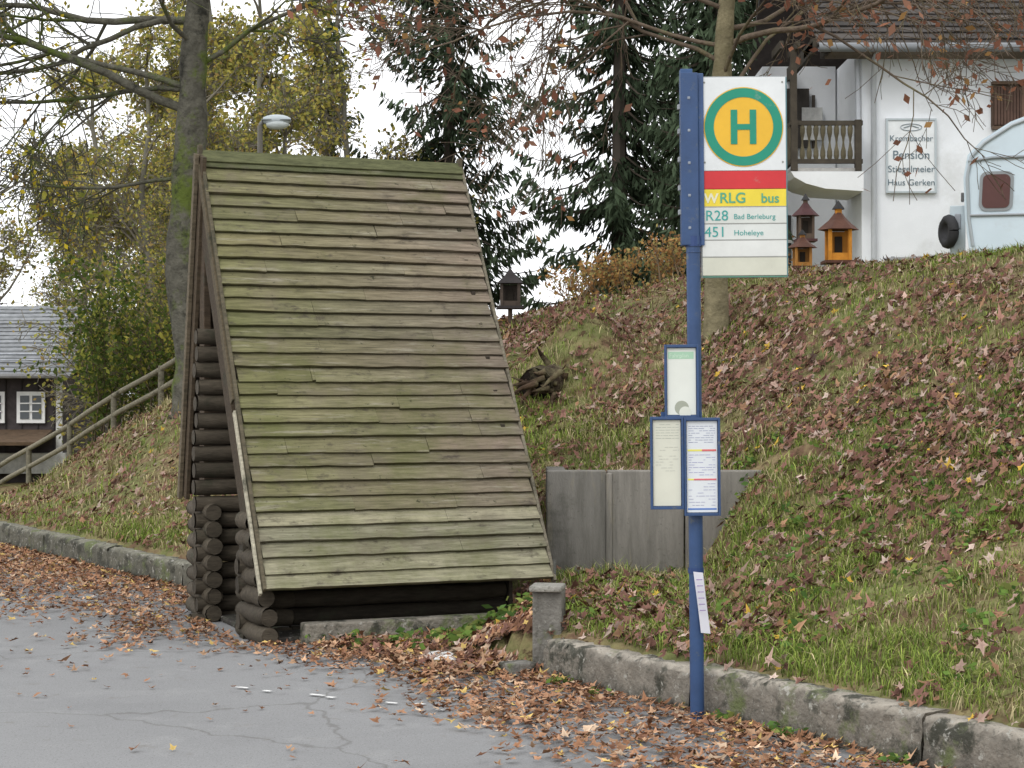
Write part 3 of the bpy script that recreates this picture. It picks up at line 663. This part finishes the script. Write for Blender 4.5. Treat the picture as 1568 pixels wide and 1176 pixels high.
mb.box((10.15,36.2,8.75),(10.7,6.3,.08),np.array(Matrix.Rotation(-math.atan2(3.6,5.1),3,'X')),(.05,.04,.035))
mb.build("roof",[rooft],parent=hs)
mb=MB()
mb.tube([(4.75,28.3,6.98),(15.4,28.3,6.98)],.07,10,(.18,.19,.20)); mb.tube([(5.72,28.9,3.2),(5.72,28.9,6.6),(5.68,28.6,6.85),(5.68,28.35,6.95)],.045,10,(.5,.52,.54))
mb.tube([(5.5,28.92,5.1),(5.46,28.92,6.9)],.04,8,(.45,.47,.5))
mb.build("gutter",[paint],True,parent=hs)
mb=MB()
dk=(.055,.045,.032)
mb.box((10.1,28.62,6.93),(10.3,.6,.04),None,(.12,.09,.06)); mb.box((4.72,31,7.05),(.06,5,.22),None,dk)
for k in range(6): mb.box((4.2+.26*k,28.9,7.05),(.06,.9,.12),None,dk)
mb.box((4.92,29.25,5.12),(1.1,1.3,.05),None,(.35,.34,.32))
mb.box((4.92,28.62,5.85),(1.14,.07,.07),None,dk); mb.box((4.92,28.62,5.25),(1.14,.06,.07),None,dk); mb.box((4.39,29.1,5.85),(.06,1.,.07),None,dk); mb.box((4.39,29.1,5.25),(.06,1.,.07),None,dk)
mb.build("timber",[woodm],parent=hs)
mb=MB()
for k in range(10):
    x=4.44+k*.107; zz=np.linspace(5.27,5.83,9); rr=.03+.016*np.sin(np.linspace(0,2*np.pi*1.5,9)); mb.tube(np.stack([np.full(9,x),np.full(9,28.62),zz],1),rr,6,(.10,.085,.05))
for k in range(8):
    y=28.75+k*.11; mb.tube([(4.39,y,5.27),(4.39,y,5.83)],.035,6,(.08,.065,.04))
for x in(4.42,5.42): mb.box((x,28.62,5.5),(.1,.1,.8),None,dk)
mb.box((4.42,28.7,6.4),(.1,.1,1.2),None,dk)
for k in range(5): mb.box((4.5+k*.16,31.16,6.25),(.05,.06,.9),None,(.06,.05,.04))
mb.box((4.7,31.1,6.3),(.7,.1,1.0),None,(.04,.035,.03)); mb.box((5.1,31.1,6.2),(.35,.12,.55),None,(.5,.5,.48))
mb.build("balcony",[woodm],parent=hs)
mb=MB()
prof=[(4.36,5.09),(5.5,5.09),(5.5,4.78),(4.9,4.82),(4.6,4.9),(4.42,5.0)]
v=[(a,28.58,b) for a,b in prof]+[(a,29.95,b) for a,b in prof]; n=6
mb.add(v,[[0,1,7,6],[1,2,8,7],[2,3,9,8],[3,4,10,9],[4,5,11,10],[5,0,6,11],[5,4,3,2],[5,2,1,0]],(.76,.77,.77))
mb.box((4.5,31.14,4.2),(.5,.08,.9),None,(.05,.05,.05)); mb.box((4.5,31.09,4.2),(.56,.05,.05),None,(.6,.6,.58))
mb.build("balcony_slab",[wallm],parent=hs)
glass=mkmat("dark_glass",(.02,.025,.03),.08,0,1,spec=.8)
mb=MB(); mb.box((8.35,28.985,6.17),(1.5,.05,.66),None,(.085,.055,.04)); 
for k in range(9): mb.box((7.66+k*.05,28.94,6.17),(.04,.03,.6),None,(.10,.06,.045))
for a in(7.9,8.5,9.05): mb.box((a+.2,28.95,6.17),(.05,.06,.7),None,(.16,.10,.07))
mb.box((8.4,28.93,6.53),(1.6,.1,.05),None,(.12,.08,.055)); mb.box((8.4,28.93,5.82),(1.6,.1,.05),None,(.12,.08,.055))
mb.build("window_frame",[woodm],parent=hs)
mb=MB(); mb.box((8.72,28.955,6.17),(.5,.02,.55)); mb.build("window_glass",[glass],parent=hs)
mb=MB(); mb.box((6.32,28.96,5.38),(.80,.05,1.19),None,(.74,.76,.76)); 
for a,b,c,d in((6.32,5.955,.80,.03),(6.32,4.805,.80,.03)): mb.box((a,28.93,b),(c,.03,d),None,(.45,.5,.52))
for a in(5.935,6.705): mb.box((a,28.93,5.38),(.03,.03,1.12),None,(.45,.5,.52))
mb.build("guesthouse_signboard",[paint],parent=hs)
ink=(.12,.17,.2)
for s_,z,sz in(("Krombacher",5.61,.135),("Pension",5.33,.19),("Stiegelmeier",5.12,.15),("Haus Gerken",4.91,.14)):
    text(s_,6.32,z,28.925,sz,ink,hs,"sign_text",'CENTER')
mb=MB(); th=np.linspace(0,6.28,17)
mb.tube(np.stack([6.32+.17*np.cos(th),np.full(17,28.925),5.83+.055*np.sin(th)],1),.006,4,(.3,.35,.38)); mb.tube([(6.2,28.925,5.82),(6.32,28.925,5.86),(6.44,28.925,5.82)],.008,4,(.3,.35,.38)); mb.build("sign_oval",[paint],parent=hs)

# ------------------------------------------------------------------ caravan
cv=empty("caravan",(0,0,0))
body=mkmat("caravan_paint",None,.3,.05,2,dirt=((.45,.5,.52),1.2,(.55,.8)),spec=.6)
prof=[(6.05,3.55),(6.0,3.9),(5.98,4.45),(6.03,4.72),(6.2,4.9),(6.55,5.12),(7.1,5.32),(7.8,5.42),(9.6,5.42),(10.1,5.2),(10.3,4.6),(10.25,3.6),(10.1,3.45),(6.15,3.45)]
mb=MB(); n=len(prof)
v=[(a,24.,b) for a,b in prof]+[(a,26.0,b) for a,b in prof]
mb.add(v,[[k,(k+1)%n,n+(k+1)%n,n+k] for k in range(n)],(.56,.66,.72)); mb.f.append((np.array([list(range(n))]),0)); mb.f.append((np.array([list(range(n,2*n))]),0))
mb.build("body",[body],parent=cv,bevel=.05)
mb=MB(); mb.tube([(5.99,23.985,4.66),(6.3,23.985,4.7),(8,23.985,4.72),(10.2,23.985,4.72)],.022,6,(.25,.28,.3)); mb.tube([(6.0,23.985,3.95),(8,23.985,3.95),(10.2,23.985,3.95)],.018,6,(.3,.32,.34))
rim=[(a,23.99,b) for a,b in prof[:9]]; mb.tube(rim,.025,6,(.34,.38,.40))
mb.build("trim",[body],True,parent=cv)
def rrect(x0,x1,z0,z1,r,y,skew=0):
    o=[]
    for cx_,cz_,a0 in((x1-r,z1-r,0),(x0+r,z1-r,90),(x0+r,z0+r,180),(x1-r,z0+r,270)):
        for k in range(5): a=math.radians(a0+k*22.5); o.append((cx_+r*math.cos(a)+skew*(cz_-z0),y,cz_+r*math.sin(a)))
    return o
mb=MB(); mb.add(rrect(6.12,6.55,4.00,4.52,.09,23.985,.05),[list(range(20))],(.25,.27,.28)); mb.add(rrect(6.16,6.51,4.04,4.48,.07,23.978,.05),[list(range(20))],(.09,.035,.03))
mb.add(rrect(7.2,8.4,4.0,4.6,.09,23.985),[list(range(20))],(.35,.37,.38)); mb.add(rrect(7.25,8.35,4.05,4.55,.07,23.978),[list(range(20))],(.09,.04,.03))
mb.build("windows",[paint],parent=cv)
tyre=mkmat("rubber",(.03,.03,.032),.8,.2,10)
mb=MB()
for yy in(24.05,25.8): mb.tube([(8.1,yy,3.35),(8.1,yy+.16,3.35)],.3,20,(1,1,1),cap=True)
def torus(c,R,r,ax):
    th=np.linspace(0,2*np.pi,25); ax=np.array(ax,float); u=unit(np.cross(ax,[0,0,1.])); w=unit(np.cross(ax,u)); mb.tube(np.array(c)+R*(np.cos(th)[:,None]*u+np.sin(th)[:,None]*w),r,8)
torus((5.74,24.2,3.76),.16,.07,(1,.45,0)); mb.tube([(5.72,24.18,3.76),(5.76,24.21,3.76)],.11,14,cap=True)
mb.build("wheels",[tyre],True,parent=cv)
mb=MB(); mb.box((5.86,24.6,3.78),(.2,.7,.66),None,(.52,.6,.64)); mb.box((5.86,24.235,3.9),(.08,.02,.2),None,(.3,.32,.35)); mb.tube([(5.95,24.6,3.45),(4.9,25,3.45)],.04,8,(.2,.2,.2)); mb.tube([(5.0,25,3.5),(5.0,25,3.1)],.03,8,(.2,.2,.2)); mb.box((5.92,24.1,4.2),(.04,.1,.12),None,(.1,.1,.1))
mb.build("drawbar_locker",[body],parent=cv,bevel=.02)
cv.rotation_euler=(0,0,math.radians(-13)); cv.location=(-5.244,1.97,0)

# ------------------------------------------------------------------ ornamental bird houses
def birdhouse(x,y,zb,w,h,bodyc,roofc,tower=False):
    e=empty("birdhouse",(x,y,0)); gz=float(height(x,y)); mb=MB()
    mb.tube([(0,0,gz-.1),(0,0,zb)],.025,8,(.10,.07,.05)); mb.box((0,0,zb+.015),(w*1.25,w*1.25,.03),None,roofc)
    for a in(-1,1):
        for b in(-1,1): mb.box((a*w*.4,b*w*.4,zb+h*.3),(w*.14,w*.14,h*.55),None,bodyc)
    mb.box((0,w*.2,zb+h*.28),(w*.75,w*.4,h*.5),None,np.array(bodyc)*.55); mb.box((0,-w*.38,zb+h*.10),(w*.9,.02,h*.14),None,bodyc)
    mb.box((0,-w*.02,zb+h*.3),(w*.3,w*.1,h*.3),None,(.02,.015,.01))
    r=w*.85; b0=mb.n; hh=h*.36; zt=zb+h*.56
    k=6 if tower else 4; o=0 if tower else math.pi/4
    base=[(r*math.cos(o+q*2*math.pi/k),r*math.sin(o+q*2*math.pi/k),zt) for q in range(k)]
    mid=[(r*.45*math.cos(o+q*2*math.pi/k),r*.45*math.sin(o+q*2*math.pi/k),zt+hh*.45) for q in range(k)]
    mb.add(base+mid+[(0,0,zt+hh)],[[q,(q+1)%k,k+(q+1)%k,k+q] for q in range(k)],roofc); mb.f.append((np.array([[b0+k+q,b0+k+(q+1)%k,b0+2*k] for q in range(k)]),0)); mb.f.append((np.array([[b0+q for q in range(k)]]),0))
    if tower:
        mb.box((0,0,zt+hh*.9),(w*.25,w*.25,h*.14),None,bodyc); mb.tube([(0,0,zt+hh*.95),(0,0,zt+hh*1.35)],[w*.28,.005],6,(.03,.03,.03))
    mb.build("house_body",[woodm],parent=e)
orange=(.58,.24,.03); redb=(.10,.045,.03)
birdhouse(3.57,20,3.03,.27,.66,orange,redb,True); birdhouse(3.24,20.4,3.0,.2,.42,(.42,.2,.05),redb,True)
birdhouse(3.50,21.8,3.42,.2,.55,(.1,.07,.05),(.07,.03,.03),True)
birdhouse(-.02,20.3,2.55,.24,.50,(.06,.045,.035),(.035,.03,.03))

# ------------------------------------------------------------------ street lamp
sl_=empty("street_lamp",(-3.86,28,0)); mb=MB(); gz=float(height(-3.86,28))
mb.tube([(0,0,gz-.1),(0,0,3),(0,0,5.72)],[.055,.05,.04],10,(.13,.12,.10)); mb.tube([(0,0,5.72),(.06,0,5.8),(.15,0,5.8)],.035,8,(.13,.13,.12))
zz=np.linspace(-.2,.22,9); rr=.09*np.sqrt(np.clip(1-(zz/.235)**2,0.05,1)); mb.tube(np.stack([.25+zz,0*zz,5.80+0*zz],1),rr,12,(.45,.50,.52))
mb.box((.25,0,5.80),(.44,.17,.02),None,(.2,.22,.23)); mb.build("lamp_post",[paint],True,parent=sl_)
mb=MB(); zz=np.linspace(-.16,.18,9); rr=.09*np.sqrt(np.clip(1-(zz/.19)**2,0.05,1)); mb.tube(np.stack([.26+zz,0*zz,5.745+0*zz],1),rr,12,(.55,.6,.6)); mb.build("lamp_glass",[paint],True,parent=sl_)

# ------------------------------------------------------------------ hand railing
rl=empty("handrail",(0,0,0)); mb=MB()
A=np.array([-7.9,27.4,.38]); B=np.array([-3.6,22.6,2.38])
for dzr in(0,-.26):
    f=np.linspace(0,1,9)[:,None]; p=A+(B-A)*f; p[:,2]+=dzr+.02*np.sin(np.arange(9)*1.7); mb.tube(p,.036,8,(.24,.22,.16))
for f in np.linspace(.03,.97,6):
    p=A+(B-A)*f; mb.tube([(p[0],p[1],p[2]-1.3),(p[0],p[1],p[2]+.03)],.04,8,(.18,.165,.12))
mb.build("rails",[logwood],True,parent=rl)

# ------------------------------------------------------------------ timber house on the left
th_=empty("timber_house",(0,0,0)); mb=MB()
mb.box((-16.,49,.75),(9.6,7.,2.7),None,(.06,.05,.05)); 
for k in range(24): mb.box((-20.6+k*.4,45.48,.9),(.03,.03,2.3),None,(.04,.035,.035))
mb.box((-16,45.3,-.1),(10,.5,.5),None,(.4,.4,.38)); mb.box((-11.25,45.45,.9),(.14,.1,2.2),None,(.6,.6,.58)); mb.box((-15,44.7,.55),(7.2,1.4,.08),np.array(Matrix.Rotation(.2,3,'X')),(.12,.08,.05))
mb.build("walls",[woodm],parent=th_)
mb=MB()
for cx_ in(-11.95,-12.95,-15.2): 
    mb.box((cx_,45.44,1.28),(.70,.06,.78),None,(.82,.82,.80))
    for a in(-.15,.15): mb.box((cx_+a,45.40,1.28),(.22,.03,.58),None,(.10,.11,.12))
    for zz_ in(1.18,1.38): mb.box((cx_,45.38,zz_),(.56,.02,.03),None,(.8,.8,.78))
mb.build("windows",[paint],parent=th_)
mb=MB(); lap(mb,np.array([-21.2,44.8,2.05]),np.array([1.,0,0]),10.4,np.array([0,4.1,1.9]),unit(np.array([0,-1.9,4.1])),18,.03,flatcol((.24,.25,.26),.9,1.08),8,(16,22),.006)
mb.box((-16.15,50.9,3.0),(10.1,4.4,.06),np.array(Matrix.Rotation(-.43,3,'X')),(.12,.12,.13)); mb.tube([(-21.2,44.75,2.05),(-10.8,44.75,2.05)],.06,8,(.2,.2,.2))
for zf in(.12,.2): mb.tube([(-21,44.8+4.1*zf,2.15+1.9*zf+.08),(-10.9,44.8+4.1*zf,2.15+1.9*zf+.08)],.02,5,(.4,.42,.45))
mb.build("roof",[rooft],parent=th_)

# ------------------------------------------------------------------ sky, sun, camera
w=bpy.data.worlds.new("World"); scene.world=w; w.use_nodes=True; nt=w.node_tree; N=nt.nodes; Lk=nt.links
bg=N["Background"]; sk=N.new("ShaderNodeTexSky"); sk.sky_type='NISHITA'; sk.sun_disc=False; sk.sun_elevation=math.radians(42); sk.sun_rotation=math.radians(210)
hsn=N.new("ShaderNodeHueSaturation"); hsn.inputs["Saturation"].default_value=.2; Lk.new(sk.outputs[0],hsn.inputs["Color"])
mx=N.new("ShaderNodeMix"); mx.data_type='RGBA'; mx.inputs[0].default_value=.85; Lk.new(hsn.outputs[0],mx.inputs[6]); mx.inputs[7].default_value=(16.2,16.4,16.8,1)
Lk.new(mx.outputs[2],bg.inputs[0]); bg.inputs[1].default_value=.1
sd=bpy.data.lights.new("sun",'SUN'); sd.energy=1.1; sd.angle=math.radians(25); sd.color=(1,.98,.95); so=bpy.data.objects.new("sun",sd); scene.collection.objects.link(so); so.rotation_euler=(math.radians(48),0,math.radians(-30))
cd=bpy.data.cameras.new("camera"); cam=bpy.data.objects.new("camera",cd); scene.collection.objects.link(cam); cam.location=(0,0,1.6); cam.rotation_euler=(math.radians(90.327),0,0)
cd.sensor_width=36; cd.lens=64.29; cd.clip_end=2000; cd.clip_start=.05; scene.camera=cam
scene.view_settings.view_transform='Standard'; scene.view_settings.look='None'; scene.view_settings.exposure=0
